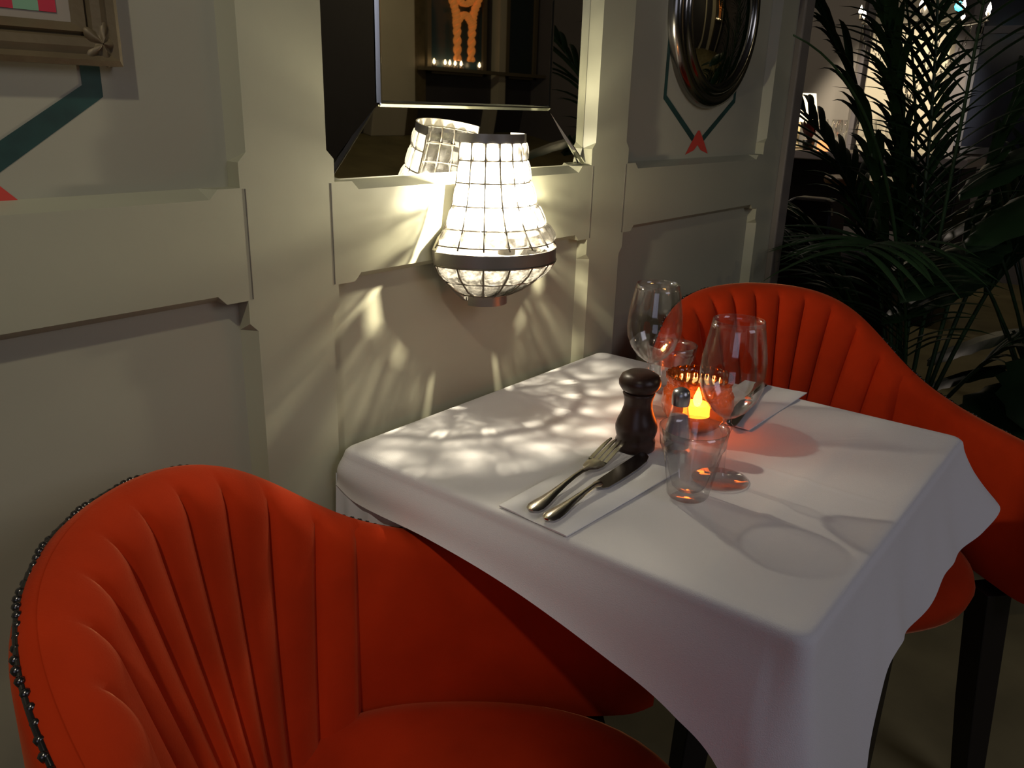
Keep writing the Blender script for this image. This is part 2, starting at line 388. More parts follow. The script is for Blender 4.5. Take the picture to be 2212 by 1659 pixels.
def mottle(m, lo, scale):  # noise in the transparency mottles the cast light, in place of refraction
    nt = m.node_tree; tr = [n for n in nt.nodes if n.type == 'BSDF_TRANSPARENT'][0]
    src = tr.inputs['Color'].links[0].from_socket
    tc_ = nt.nodes.new('ShaderNodeTexCoord'); vo = nt.nodes.new('ShaderNodeTexNoise'); vo.inputs['Scale'].default_value = scale; vo.inputs['Detail'].default_value = 2; vo.inputs['Distortion'].default_value = 1.2
    nt.links.new(tc_.outputs['Object'], vo.inputs['Vector'])
    rp_ = nt.nodes.new('ShaderNodeValToRGB'); rp_.color_ramp.elements[0].position = .44; rp_.color_ramp.elements[1].position = .62
    rp_.color_ramp.elements[0].color = (lo, lo, lo, 1); rp_.color_ramp.elements[1].color = (1, 1, 1, 1)
    nt.links.new(vo.outputs['Fac'], rp_.inputs[0])
    mu = nt.nodes.new('ShaderNodeMixRGB'); mu.blend_type = 'MULTIPLY'; mu.inputs[0].default_value = 1
    nt.links.new(src, mu.inputs[1]); nt.links.new(rp_.outputs[0], mu.inputs[2]); nt.links.new(mu.outputs[0], tr.inputs['Color'])
mottle(BEAD, .45, 90)
BEADL = glassy('crystal_bead_dense', .80, edge=.35, rough=.10, trl=.05, trlcol=(1, .95, .85), ior=1.6)  # lower beads coloured denser to dim the light on the table
mottle(BEADL, .22, 120)
def bead_mesh(wd, ht):
    mb = MB(); n = 8; prof = [(0, .5), (.36, .46), (.5, .22), (.5, -.22), (.36, -.46), (0, -.5)]
    mb.lathe([(max(r, .001), z) for r, z in prof], n)
    mb.v = [(math.copysign(min(.5, abs(x)**.75*.86), x)*wd, y*.5*wd, z*ht) for x, y, z in mb.v]
    return mb
def put_bead(r, z, a, wd, ht, tilt, m=BEAD):
    o = bead_mesh(wd, ht).build('crystal_bead', m, sc, smooth=False)
    o.location = (r*math.cos(a), -r*math.sin(a), z); o.rotation_euler = (tilt, 0, PI/2-a+PI if False else -(a-PI/2))
    return o
for i in range(len(rows_up)-1):
    (ra, za), (rb, zb) = pr(SCP, rows_up[i]), pr(SCP, rows_up[i+1])
    for k in range(NR):
        r, z = (ra+rb)/2, (za+zb)/2; wd = PI/NR*r*1.02; ht = math.hypot(ra-rb, za-zb)*1.0
        put_bead(r, z, PI*(k+.5)/NR, wd, ht, math.atan2(rb-ra, za-zb)*-1)
for i in range(len(rows_lo)-1):
    (ra, za), (rb, zb) = pr(LOW, rows_lo[i]), pr(LOW, rows_lo[i+1])
    for k in range(NR):
        r, z = (ra+rb)/2, (za+zb)/2
        put_bead(r, z, PI*(k+.5)/NR, PI/NR*r*1.14, math.hypot(ra-rb, za-zb)*1.12, math.atan2(ra-rb, za-zb), BEADL)

# ------------------------------------------------------------------ table and cloth
tb = empty('dining_table', (.3026, -.31, 0), label='square dark table hidden under the white tablecloth', cat='table')
MB().box((0, 0, .726), (.588, .580, .030)).build('tabletop', DWOOD, tb, smooth=False, bev=.004)
for sx in (-1, 1):
    for sy_ in (-1, 1):
        MB().box((sx*.255, sy_*.25, .356), (.045, .045, .712)).build('leg', DWOOD, tb, smooth=False, bev=.003)
TX0, TX1, TY0, TY1, TZ, TR = 0.0, .6053, -.61, -.008, .75, .022
# hem control rows: (perimeter position, x, y, z), perimeter 0..4: left, near, right, wall sides
HEM = [(0.0, -.010, -.006, .700), (.10, -.014, -.05, .690), (.30, -.030, -.19, .700), (.50, -.030, -.31, .688), (.70, -.030, -.43, .662), (.85, -.034, -.51, .640), (.93, -.040, -.57, .600),
       (.97, -.055, -.62, .500), (1.0, -.028, -.695, .370), (1.04, .050, -.690, .400), (1.10, .115, -.665, .480), (1.22, .165, -.636, .585), (1.35, .235, -.640, .622), (1.50, .330, -.630, .600),
       (1.65, .420, -.646, .626), (1.80, .510, -.640, .622), (1.90, .585, -.655, .628), (1.97, .655, -.668, .640), (2.03, .682, -.640, .640), (2.10, .665, -.57, .640), (2.30, .622, -.46, .66), (2.6, .618, -.30, .68), (3.0, .614, -.006, .700),
       (3.3, .42, -.003, .70), (3.7, .18, -.003, .70), (4.0, -.010, -.006, .700)]
def edge_pt(p):
    k = int(p) % 4; f = p-int(p)
    A = [(TX0, TY1), (TX0, TY0), (TX1, TY0), (TX1, TY1)][k]; B_ = [(TX0, TY0), (TX1, TY0), (TX1, TY1), (TX0, TY1)][k]
    x, y = lerp(A[0], B_[0], f), lerp(A[1], B_[1], f)
    rc = .016
    # round the corners
    qx = min(max(x, TX0+rc), TX1-rc); qy = min(max(y, TY0+rc), TY1-rc)
    if (x < TX0+rc or x > TX1-rc) and (y < TY0+rc or y > TY1-rc):
        d = Vector((x-qx, y-qy)); 
        if d.length > rc: d = d*rc/d.length
        x, y = qx+d.x, qy+d.y
    return x, y
NP, NT = 480, 26
rows = []
for i in range(NP):
    p = 4*i/NP; ex, ey = edge_pt(p); hx, hy, hz = interp(HEM, p)
    row = []
    cxm, cym = (TX0+TX1)/2, (TY0+TY1)/2
    # soft pleats that grow towards the hem
    fold = (.003*math.sin(p*21+1)+.002*math.sin(p*37))*smooth01((p-.9)*8)
    if p > 2.9 or p < .05: fold = 0
    corner = math.exp(-((p-1.0)/.10)**2)+.6*math.exp(-((p-2.0)/.12)**2)
    d = Vector((hx-ex, hy-ey)); n = d.normalized() if d.length > 1e-5 else Vector((0, 0))
    sidev = [Vector((-1, 0)), Vector((0, -1)), Vector((1, 0)), Vector((0, 1))][int(p) % 4]
    for j in range(NT+1):
        t = j/NT
        # rounded shoulder, then fall
        if t < .12:
            a = t/.12*PI/2; ins = .010
            x = ex - sidev.x*0; z = TZ-ins*(1-math.cos(a)); k = math.sin(a)
            qx, qy = ex+(cxm-ex)*.03*(1-k), ey+(cym-ey)*.03*(1-k)
        else:
            u = (t-.12)/.88
            k = u**(1.25); zz = lerp(TZ-.010, hz, u)
            qx, qy = lerp(ex, hx, k), lerp(ey, hy, k); z = zz
            f = fold*smooth01(u*1.3)
            # a soft roll just under the table edge on the left side
            if p < .95: f += .005*math.sin(u*PI*1.5)*(1-p*.6)
            qx += sidev.x*f; qy += sidev.y*f
            if p > 2.9 or p < .02: qy = min(qy, -.004)
        row.append((qx, qy, z))
    rows.append(row)
# flat top: shrink rings toward the centre
top = []
for i in range(NP):
    x, y, z = rows[i][0]; r = []
    for j in range(1, 25):
        s_ = 1-j/24.0
        X, Y = cxm+(x-cxm)*s_, cym+(y-cym)*s_
        crease = .0014*math.exp(-((Y-(-.492))/.0035)**2)*smooth01((X-.02)*30)*smooth01((.59-X)*30)
        crease += .0010*math.exp(-((Y+.18)/.004)**2)+.0009*math.exp(-((X-.31)/.004)**2)
        wave = .0010*math.sin(X*23+Y*11)+.0008*math.sin(Y*31-X*14+1)
        fl = min(1, j/3)
        r.append((X, Y, TZ+(crease+wave)*fl-.0008))
    top.append(r)
tcm = MB(); full = [list(reversed(top[i]))+rows[i] for i in range(NP)]
tcm.grid(full, cu=True)
tc = tcm.build('tablecloth', CLOTH); tag(tc, 'white linen tablecloth draped over the square table with pointed hanging corner', 'tablecloth')
# second layer of cloth hanging at the wall corner
P = []
for i in range(25):
    y = -.004-.13*i/24; P.append([])
    for j in range(9):
        t = j/8; P[-1].append((-.002+.004*math.sin(i*.9)*t-.003*t, y, lerp(.715, .655-.02*math.sin(i/24*PI), t)))
MB().grid(P).build('underlayer', mat('white_underlay', (.78, .80, .86), .9), tc)

# ------------------------------------------------------------------ chairs
CR, ZB, ZA, S0, SW = .294, .85, .677, .284, .056
def rimz(s): return ZA+(ZB-ZA)/(1+math.exp((abs(s)-S0)/SW))
def plan(s, r):
    h = PI/2*CR; th = max(-PI/2, min(PI/2, s/CR)); ex = max(0, abs(s)-h)
    return -r*math.cos(th)+ex, r*math.sin(th), Vector((math.cos(th), -math.sin(th)))   # inward normal
def make_chair():
    ch = empty('velvet_tub_chair', (0, 0, 0), 0)
    SE = .74; NS = 104
    # shell: outer skin, crest, plain inner skin
    rows = []
    for i in range(NS+1):
        s = -SE+2*SE*i/NS; z = rimz(s); e = max(0, (abs(s)-(SE-.05))/.05)
        z -= .10*e*e; zi = .44; zo = .425+.0*e
        th = .046*(1-.35*e*e)
        pr_ = [(CR-.020, zo), (CR-.004, zo+.010), (CR+.002, lerp(zo, z, .3)), (CR, lerp(zo, z, .8)), (CR-.001, z-.020), (CR-.006, z-.006), (CR-.015, z), (CR-.026, z-.001), (CR-th+.006, z-.008), (CR-th, z-.024), (CR-th-.001, lerp(zi, z, .6)), (CR-th-.004, lerp(zi, z, .3)), (CR-th-.004, zi)]
        rows.append([(plan(s, r)[0], plan(s, r)[1], zz) for r, zz in pr_])
    mb = MB(); mb.grid(rows)
    for k, rev in ((0, False), (NS, True)): 
        o = k*len(rows[0]); idx = [o+j for j in range(len(rows[0]))]; mb.f.append(tuple(idx)); mb.m.append(0)
    mb.build('shell', VELVET, ch, auto=60)
    # channelled pad
    PS = .364; NCH = 12; NU, NV = NCH*12, 44; P = []
    for i in range(NU+1):
        sg = -PS+2*PS*i/NU; row = []
        endf = smooth01((PS-abs(sg))/.016)
        ztop = rimz(sg*.99)-.001
        for j in range(NV+1):
            v = j/NV                      # 0 crest .. 1 seat
            if v < .27:
                ph = v/.27*PI/2; sf, cf = math.sin(ph), math.cos(ph); z = ztop-.034*(1-cf)
            else:
                sf, cf = 1, 0; z = lerp(ztop-.034, .46, (v-.27)/.73)
            hh = (ztop-z)/(ztop-.46)
            s = sg*(1-.42*hh*(1-(abs(sg)/PS)**2))
            phase = (i/12.0) % 1
            bulge = abs(math.sin(PI*phase))**.5
            fade = smooth01((v-.05)/.20)
            dep = .012*(bulge-.9)*fade
            r = CR-.020-(.036*sf+.085*hh*(1-(abs(sg)/PS)**2)**.8+.010*hh*endf)*lerp(.6, 1, endf)-dep*max(sf, .25)
            z += dep*cf*.8+.0012
            x, y, n = plan(s, r)
            row.append((x, y, z))
        P.append(row)
    MB().grid(P).build('channelled_back_pad', VELVET, ch, auto=70)
    # beaded trim along the outer edge of the crest
    bp = MB(); cord = []
    N = 150
    for i in range(N+1):
        s = -SE*.985+2*SE*.985*i/N
        e = max(0, (abs(s)-(SE-.05))/.05); x, y, n = plan(s, CR-.007); z = rimz(s)-.10*e*e-.006
        cord.append((x, y, z))
        a = i*.9
        t = MB().lathe([(0.0003, .0034), (.0028, .0022), (.0036, 0), (.0028, -.0022), (.0003, -.0034)], 7)
        bp.add([(x+px*1.0+.001*math.cos(a), y+py+.001*math.cos(a), z+pz+.001*math.sin(a)) for px, py, pz in t.v], t.f)
    bp.tube(cord, .0022, 6)
    bp.build('beaded_trim', mat('gunmetal_beads', (.10, .095, .09), .22, .9), ch)
    # seat cushion
    def seat_r(a):  # superellipse footprint
        c, s = abs(math.cos(a)), abs(math.sin(a)); n = 2.6 if math.cos(a) > 0 else 2.1
        R1 = .290 if math.cos(a) > 0 else .246
        return 1/((c/R1)**n+(s/.246)**n)**(1/n)
    P = []
    for i in range(72):
        a = 2*PI*i/72; R_ = seat_r(a)
        P.append([(q*R_*math.cos(a), q*R_*math.sin(a), z) for q, z in ((.001, .500), (.3, .499), (.6, .495), (.82, .489), (.93, .481), (.985, .469), (1, .455), (.985, .438), (.97, .430), (.9, .427), (.001, .427))])
    MB().grid(P, cu=True).build('seat_cushion', VELVET, ch, auto=70)
    for (fx_, fy_) in ((.19, .250), (.19, -.250), (-.17, .165), (-.17, -.165)):
        ox, oy = fx_*.12, fy_*.14
        m_ = MB(); pts = []
        for (z, hw, k) in ((.428, .024, 0), (.2, .022, .5), (0, .018, 1)):
            m = (fx_+ox*k, fy_+oy*k)
            pts.append([(m[0]+a*hw, m[1]+b_*hw, z) for a, b_ in ((-1, -1), (1, -1), (1, 1), (-1, 1))])
        m_.grid(pts, cv=True); m_.f += [(0, 1, 2, 3), (8, 9, 10, 11)]; m_.m += [0, 0]
        m_.build('leg', DWOOD, ch, smooth=False, bev=.002)
    return ch
c1 = make_chair()
c1.location = (-.192, -.357, 0); c1.rotation_euler = (0, 0, -.821)
tag(c1, 'orange red velvet tub chair with channelled back at the near end of the table', 'chair', 'velvet tub chairs')
c2 = copy_tree(c1); c2.location = (.746, -.358, 0); c2.rotation_euler = (0, 0, PI+.895)
tag(c2, 'dark red velvet tub chair on the far side of the table beside the palm')

# ------------------------------------------------------------------ tableware
ZT = .7512
def napkin(name, pts, label, h=.0026):
    c = [sum(p[0] for p in pts)/4, sum(p[1] for p in pts)/4]
    N = 14; mb = MB(); T = []; B_ = []
    for i in range(N+1):
        rt_, rb = [], []
        for j in range(N+1):
            u, v = i/N, j/N
            x = lerp(lerp(pts[0][0], pts[1][0], u), lerp(pts[3][0], pts[2][0], u), v)-c[0]
            y = lerp(lerp(pts[0][1], pts[1][1], u), lerp(pts[3][1], pts[2][1], u), v)-c[1]
            ed = min(u, 1-u, v, 1-v); z = h*min(1, .45+ed*9)+.0006*math.sin(u*9+v*5)
            rt_.append((x, y, z)); rb.append((x, y, 0))
        T.append(rt_); B_.append(rb)
    mb.grid(T); mb.grid(B_)
    n = N+1; o2 = n*n
    per = [(i, 0) for i in range(N)]+[(N, j) for j in range(N)]+[(i, N) for i in range(N, 0, -1)]+[(0, j) for j in range(N, 0, -1)]
    for k in range(len(per)):
        a, b = per[k], per[(k+1) % len(per)]
        mb.f.append((a[0]*n+a[1], b[0]*n+b[1], o2+b[0]*n+b[1], o2+a[0]*n+a[1])); mb.m.append(0)
    o = mb.build('napkin', NAPKIN, loc=(c[0], c[1], ZT), auto=50)
    return tag(o, label, 'napkin', 'folded napkins')
napkin('napkin', [(.012, -.262), (.006, -.356), (.226, -.366), (.226, -.262)], 'folded white napkin under the fork and knife')
napkin('napkin', [(.415, -.375), (.628, -.378), (.618, -.280), (.415, -.285)], 'folded white napkin at the far edge of the table')

def flat_poly(mb, pts, mi=0):
    """pts rows: (x along, half width, z mid, thickness)"""
    P = []
    for x, hw, z, th in pts:
        P.append([(x, -hw, z), (x, -hw*.6, z+th*.8), (x, 0, z+th), (x, hw*.6, z+th*.8), (x, hw, z), (x, hw*.6, z-th*.5), (x, -hw*.6, z-th*.5)])
    o = len(mb.v); mb.grid(P, mi, cv=True); n = 7
    mb.f += [tuple(o+k for k in range(n)), tuple(o+(len(P)-1)*n+k for k in range(n))]; mb.m += [mi, mi]
def handle_rows(L):
    return [(0, .003, .0025, .001), (.003, .0075, .0025, .0018), (.010, .0098, .003, .0022), (.020, .0095, .0035, .0024), (.045, .0062, .0045, .0026), (.070, .0042, .006, .0026), (.092, .0034, .007, .0026), (L, .0034, .007, .0024)]
def make_fork(loc, rz, label):
    f = empty('dinner_fork', loc, rz, label, 'fork')
    mb = MB(); flat_poly(mb, handle_rows(.112)); mb.build('handle', STEEL, f, auto=50)
    h = MB(); flat_poly(h, [(.108, .0034, .007, .0022), (.122, .0045, .006, .0018), (.132, .0100, .0045, .0015), (.142, .0122, .0045, .0014), (.152, .0125, .006, .0014)])
    for k in range(4):
        y = (k-1.5)*.0067
        P = []
        for x, z in ((.150, .006), (.165, .009), (.182, .0125), (.196, .0145), (.205, .015)):
            hw = .0023 if x < .19 else (.0017 if x < .2 else .0009)
            P.append([(x, y-hw, z-.0009), (x, y+hw, z-.0009), (x, y+hw, z+.0009), (x, y-hw, z+.0009)])
        o = len(h.v); h.grid(P, cv=True); h.f.append(tuple(o+16+q for q in range(4))); h.m.append(0)
    h.build('tines', STEEL, f, auto=50)
    return f
def make_knife(loc, rz, label):
    f = empty('dinner_knife', loc, rz, label, 'knife', 'table knives')
    mb = MB(); rows = [(a*1.0, b*1.0, c+.001, d*1.3) for a, b, c, d in handle_rows(.100)[:-1]]+[(.098, .0060, .0075, .0035), (.104, .0050, .0075, .003)]
    flat_poly(mb, rows); mb.build('handle', STEEL, f, auto=50)
    bl = MB(); P = []
    for x, y0, y1 in ((.102, -.006, .005), (.108, -.0095, .0085), (.130, -.0105, .0095), (.170, -.0105, .0105), (.200, -.008, .0110), (.214, -.003, .0105), (.221, .004, .0085)):
        P.append([(x, y0, .0035), (x, y0, .0043), (x, y1, .0052), (x, y1, .0035)])
    bl.grid(P, cv=True); bl.f += [(0, 1, 2, 3), (24, 25, 26, 27)]; bl.m += [0, 0]
    bl.build('blade', DSTEEL, f, smooth=False)
    return f
NZ = ZT+.0034
make_fork((.018, -.301, NZ+.0006), .09, 'silver dinner fork beside the knife with tines against the pepper mill')
make_knife((.012, -.326, NZ), .02, 'silver dinner knife with dark blade pointing at the clear tumbler')
k2 = make_knife((.405, -.352, NZ), .14, 'dark dinner knife on the far napkin behind the wine glasses')
k2.location = (.612, -.312, NZ); k2.rotation_euler = (0, 0, PI+.18)

def shell_prof(outer, th, base):
    """closed profile of a vessel: outer (r,z) from rim down handled as up, inner follows"""
    inner = [(max(.0005, r-th), z) for r, z in outer if z >= base]
    return outer+list(reversed(inner))
def wine_glass(loc, sc_, label):
    g = empty('wine_glass', loc, 0, label, 'glass', 'stemmed wine glasses')
    k = sc_
    bowl = [(.0045, .078), (.010, .081), (.020, .089), (.029, .102), (.0345, .117), (.0362, .132), (.0352, .150), (.0325, .168), (.0292, .186), (.0278, .195)]
    prof = [(0.0005, .0775)]+bowl+[(r-.0011, z) for r, z in reversed(bowl[1:])]+[(.0005, .0825)]
    MB().lathe([(r*k[0], z*k[1]) for r, z in prof], 48).build('bowl', GLASS, g)
    MB().lathe([(.0005, .0775*k[1]), (.0055, .077*k[1]), (.0048, .0725*k[1]), (.0075, .069*k[1]), (.0082, .0655*k[1]), (.0065, .062*k[1]), (.0042, .058*k[1]), (.0036, .045), (.0036, .02), (.0048, .008), (.009, .0045)], 20).build('stem', GLASS, g)
    MB().lathe([(.009, .0045), (.018, .0028), (.030, .0015), (.0335, .0008), (.0335, 0), (.0005, 0)], 48).build('foot', GLASS, g)
    return g
wine_glass((.242, -.413, ZT), (1.03, 1.0), 'clear wine glass behind the front tumbler on the right')
wine_glass((.381, -.234, ZT), (1.06, .965), 'clear wine glass standing behind the pepper mill')

def tumbler(loc, label, h, rt_, rb, fac=9):
    n = 72
    def wob(r, z, a):
        f = smooth01(z/h*3)*smooth01((h*.74-z)/(h*.12)) if r > .006 else 0
        c = abs(math.cos(a*fac/2))
        return r*(1-.10*f*c), z
    prof = [(.0005, 0), (rb*.9, 0), (rb, .003), (lerp(rb, rt_, .25), h*.25), (lerp(rb, rt_, .5), h*.5), (lerp(rb, rt_, .70), h*.70), (lerp(rb, rt_, .80)+.0008, h*.76), (lerp(rb, rt_, .92), h*.9), (rt_, h),
            (rt_-.0016, h+.0003), (lerp(rb, rt_, .9)-.0024, h*.9), (lerp(rb, rt_, .7)-.003, h*.7), (lerp(rb, rt_, .4)-.0035, h*.4), (rb-.004, .014), (rb*.6, .009), (.0005, .0085)]
    o = MB().lathe(prof, n, wob=wob).build('tumbler', TUMB, loc=loc)
    return tag(o, label, 'glass', 'water tumblers')
tumbler((.176, -.404, ZT), 'clear faceted tumbler in front near the knife tip', .083, .0385, .0235)
tumbler((.487, -.210, ZT), 'clear tumbler at the back beyond the candle bowl', .075, .039, .026)

MP = [(.0005, 0), (.0235, 0), (.0255, .002), (.0258, .012), (.0240, .017), (.0248, .019), (.0266, .026), (.0268, .032), (.0245, .040), (.0205, .049), (.0180, .058), (.0177, .066), (.0195, .073), (.0205, .0755), (.0190, .0775)]
pm = empty('pepper_mill', (.253, -.289, ZT), 0, 'dark brown wooden pepper mill with rounded head at the tip of the fork', 'pepper mill')
MB().lathe(MP+[(.0005, .0778)], 40).build('body', MILLW, pm, auto=60)
MB().lathe([(.0005, .0778), (.0185, .078), (.0225, .081), (.0262, .087), (.0265, .092), (.0235, .099), (.016, .1035), (.008, .1045), (.0005, .105)], 40).build('head', MILLW, pm)

ss = empty('salt_shaker', (.288, -.330, ZT), 0, 'small glass salt shaker with metal cap beside the candle bowl', 'salt shaker')
MB().lathe([(.0005, 0), (.0185, 0), (.0195, .003), (.0178, .020), (.0140, .040), (.0108, .055), (.0098, .063), (.0086, .063), (.0125, .040), (.0165, .018), (.0170, .005), (.0005, .004)], 12).build('glass_body', TUMB, ss, smooth=False)
MB().lathe([(.0005, .0045), (.0160, .0045), (.0158, .018), (.0122, .038), (.0110, .046), (.0005, .048)], 20).build('salt', mat('salt', (.62, .56, .60), .9), ss)
MB().lathe([(.0110, .061), (.0116, .066), (.0116, .074), (.0100, .080), (.005, .083), (.0005, .0835)], 24).build('cap', mat('dull_cap', (.42, .42, .43), .3, .9), ss)

# amber bubble-glass candle bowl
AMB = glassy('amber_glass', .84, tint=(.96, .48, .22), rough=.05, trl=.05, trlcol=(1, .42, .12), edge=.15, ior=1.6)
cb = empty('candle_bowl', (.372, -.314, ZT), 0, 'round amber hobnail glass bowl with a lit tealight', 'candle holder')
BP = [(.0005, 0), (.020, 0), (.027, .003), (.037, .012), (.0455, .024), (.0490, .036), (.0470, .048), (.0425, .057), (.0405, .063), (.0425, .069), (.0445, .076)]
def hob(r, z, a):
    f = smooth01((z-.046)/.006)
    k = abs(math.sin(a*12))*abs(math.sin((z-.046)*PI/.0105))
    return r+.0026*f*k, z+(.0012*abs(math.sin(a*12)) if z > .074 else 0)
fine = []
for i in range(len(BP)-1):
    n = 1 if BP[i][1] < .04 else 7
    for j in range(n): fine.append((lerp(BP[i][0], BP[i+1][0], j/n), lerp(BP[i][1], BP[i+1][1], j/n)))
fine.append(BP[-1])
inn = [(max(.0005, r-.0028), max(z, .005)) for r, z in reversed(BP)]
MB().lathe(fine+inn, 144, wob=hob).build('bowl', AMB, cb)
MB().lathe([(.0005, .006), (.0185, .006), (.019, .007), (.019, .020), (.0183, .020), (.018, .008)], 32).build('tealight_cup', mat('foil', (.7, .6, .5), .3, .9), cb)
MB().lathe([(.0005, .008), (.0178, .008), (.0178, .034), (.0165, .036), (.010, .030), (.0005, .029)], 32).build('glowing_wax', mat('glowing_wax', (.9, .65, .4), .5, emit=(1, .60, .20), es=16), cb)  # wax emits by itself, standing in for flame light seen through the bowl
MB().lathe([(.0004, .031), (.0040, .033), (.0062, .039), (.0054, .046), (.0028, .053), (.0004, .059)], 16).build('flame', mat('flame', (1, .6, .2), .5, emit=(1, .62, .22), es=70), cb)
MB().tube([(0, 0, .028), (0, 0, .034)], .0007, 6).build('wick', DWOOD, cb)

# ------------------------------------------------------------------ the room seen through the opening beyond the wall
# bright cream column with curtain, and darker window bays
struct(MB().box((6.42, 1.05, 1.4), (.16, .56, 2.8)).build('trim_2', CREAM, smooth=False, bev=.01))
struct(MB().box((6.47, 2.3, 1.4), (.06, 1.7, 2.8)).build('trim_3', mat('grey_panel', (.34, .31, .27), .6), smooth=False))
def window(n, x, ys, zs, axis, nx=2, nz=2, glasscol=(.012, .016, .03), framecol=DARKROOM):
    """window structure: frame with panes, on wall x=const (axis 0) or y=const (axis 1)"""
    o = empty('window_%d' % n, (x, (ys[0]+ys[1])/2, zs[0]) if axis == 0 else ((ys[0]+ys[1])/2, x, zs[0])); o['kind'] = 'structure'
    W_, H_ = ys[1]-ys[0], zs[1]-zs[0]; fm = MB(); t = .05
    def bx(cu, cz, du, dz, mb, off=0, dep=.05):
        if axis == 0: mb.box((off, cu, cz), (dep, du, dz))
        else: mb.box((cu, off, cz), (du, dep, dz))
    for i in range(nx+1): bx(-W_/2+W_*i/nx, H_/2, t, H_+t, fm)
    for k in range(nz+1): bx(0, H_*k/nz, W_+t, t, fm)
    fm.build('window_frame', framecol, o, smooth=False)
    g = MB(); bx(0, H_/2, W_, H_, g, 0, .008)
    g.build('window_glass', mat('night_glass_%d' % n, glasscol, .25, spec=.5), o, smooth=False)
    return o
window(1, 6.46, (-.75, .62), (.95, 2.6), 0, 3, 2, framecol=mat('window_blue_grey', (.10, .10, .12), .5))

# counter with lamp, glasses, chairs in front
ct = empty('bar_counter', (4.75, .75, 0), 0, 'dark bar counter with pale top beyond the palm', 'counter')
MB().box((0, 0, .46), (.42, 1.1, .90)).build('body', DWOOD, ct, smooth=False, bev=.01)
MB().box((-.01, 0, .935), (.50, 1.16, .05)).build('worktop', mat('counter_top', (.50, .44, .42), .25), ct, smooth=False, bev=.006)
tl = empty('table_lamp', (4.72, 1.20, .96), 0, 'small glowing table lamp at the left end of the bar counter', 'lamp')
MB().lathe([(.0005, 0), (.05, 0), (.05, .012), (.012, .02), (.008, .05), (.008, .17), (.0005, .17)], 20).build('base', BRONZE, tl)
MB().lathe([(.105, .16), (.075, .33), (.073, .33), (.103, .16)], 32).build('lamp_shade', mat('lit_shade', (.9, .8, .6), .8, emit=(1, .80, .45), es=2.6), tl)
gl0 = None
def far_glass(x, y, z, label):
    global gl0
    if gl0 is None:
        g = MB().lathe([(.0005, 0), (.030, 0), (.030, .002), (.004, .006), (.004, .07), (.02, .085), (.034, .11), (.036, .13), (.030, .18), (.0285, .18), (.034, .13), (.018, .09), (.0005, .08)], 24).build('wine_glass', GLASS)
        gl0 = g
    else: g = gl0.copy(); C.objects.link(g)
    g.location = (x, y, z); tag(g, label, 'glass', 'glasses on the bar counter')
for x, y in ((4.74, 1.06), (4.70, .96), (4.60, .90), (4.72, .82), (4.62, .74), (4.70, .64)):
    far_glass(x, y, .9605, 'one of the clear stemmed glasses on the dimly lit bar counter behind the palm')
fcup = MB().lathe([(.0005, 0), (.03, 0), (.036, .03), (.034, .06), (.032, .06), (.034, .03), (.028, .004), (.0005, .004)], 24).build('candle_cup', mat('lit_copper_glass', (.6, .2, .08), .3, emit=(1, .35, .12), es=1.6), loc=(4.56, .98, .9605))
tag(fcup, 'small glowing copper coloured candle cup on the bar counter', 'candle holder')
fl = empty('potted_flower', (4.56, 1.07, .9605), 0, 'dark red leafy flower in a small pot on the bar counter', 'plant')
MB().lathe([(.0005, 0), (.03, 0), (.038, .06), (.034, .06), (.0005, .05)], 20).build('pot', DWOOD, fl)
pet = MB()
for k in range(9):
    a = k*.7; t = .3+.5*random.random()
    d = Vector((math.cos(a)*t, math.sin(a)*t, 1)).normalized(); n = Vector((-math.sin(a), math.cos(a), 0))
    P = []
    for j in range(6):
        u = j/5; c_ = Vector((0, 0, .05))+d*(.14*u); w_ = .022*math.sin(PI*min(1, u*.92+.06))
        P.append([c_-n*w_, c_+Vector((0, 0, -.004)), c_+n*w_])
    pet.grid(P)
pet.build('leaves', mat('maroon_leaf', (.10, .012, .012), .5), fl)

rt_ = empty('round_table', (3.62, .42, 0), 0, 'round brown table top catching orange light behind the palm', 'table')
MB().lathe([(.0005, .855), (.20, .855), (.205, .865), (.205, .88), (.20, .885), (.0005, .885)], 48).build('tabletop', mat('brown_wood', (.22, .10, .035), .22, var=.2, vscale=8), rt_, auto=40)
MB().lathe([(.0005, 0), (.16, 0), (.16, .015), (.03, .03), (.025, .85), (.0005, .855)], 24).build('pedestal', DWOOD, rt_, auto=40)
bs = empty('upholstered_bench', (3.1, .34, 0), 0, 'pale grey cushioned bench seen low between the palm leaves', 'bench')
MB().box((0, 0, .30), (.36, .56, .56)).build('base', DWOOD, bs, smooth=False, bev=.01)
MB().box((0, 0, .635), (.38, .58, .11)).build('cushion', mat('pale_grey_fabric', (.42, .37, .36), .9), bs, bev=.03)
MB().lathe([(.0005, 0), (.052, 0), (.056, .01), (.044, .80), (.040, .845), (.030, .86), (.0005, .862)], 6).build('x', DWOOD)
bpy.data.objects.remove(bpy.data.objects['x'])
bk = MB(); rows = []
for z, w_, d_ in ((.0, .235, .20), (.35, .225, .19), (.70, .195, .16), (.84, .180, .15), (.875, .160, .13), (.89, .12, .09)):
    rows.append([(d_/2*a, w_/2*b, z) for a, b in ((-1, -1), (1, -1), (1, 1), (-1, 1))])
bk.grid(rows, cv=True); bk.f += [(0, 1, 2, 3), (20, 21, 22, 23)]; bk.m += [0, 0]
hb = bk.build('tall_planter', mat('dark_brown_leather', (.028, .014, .012), .45), smooth=False, loc=(2.35, .235, 0), bev=.015)
tag(hb, 'tall dark brown tapered planter between the end of the wall and the palm', 'planter')

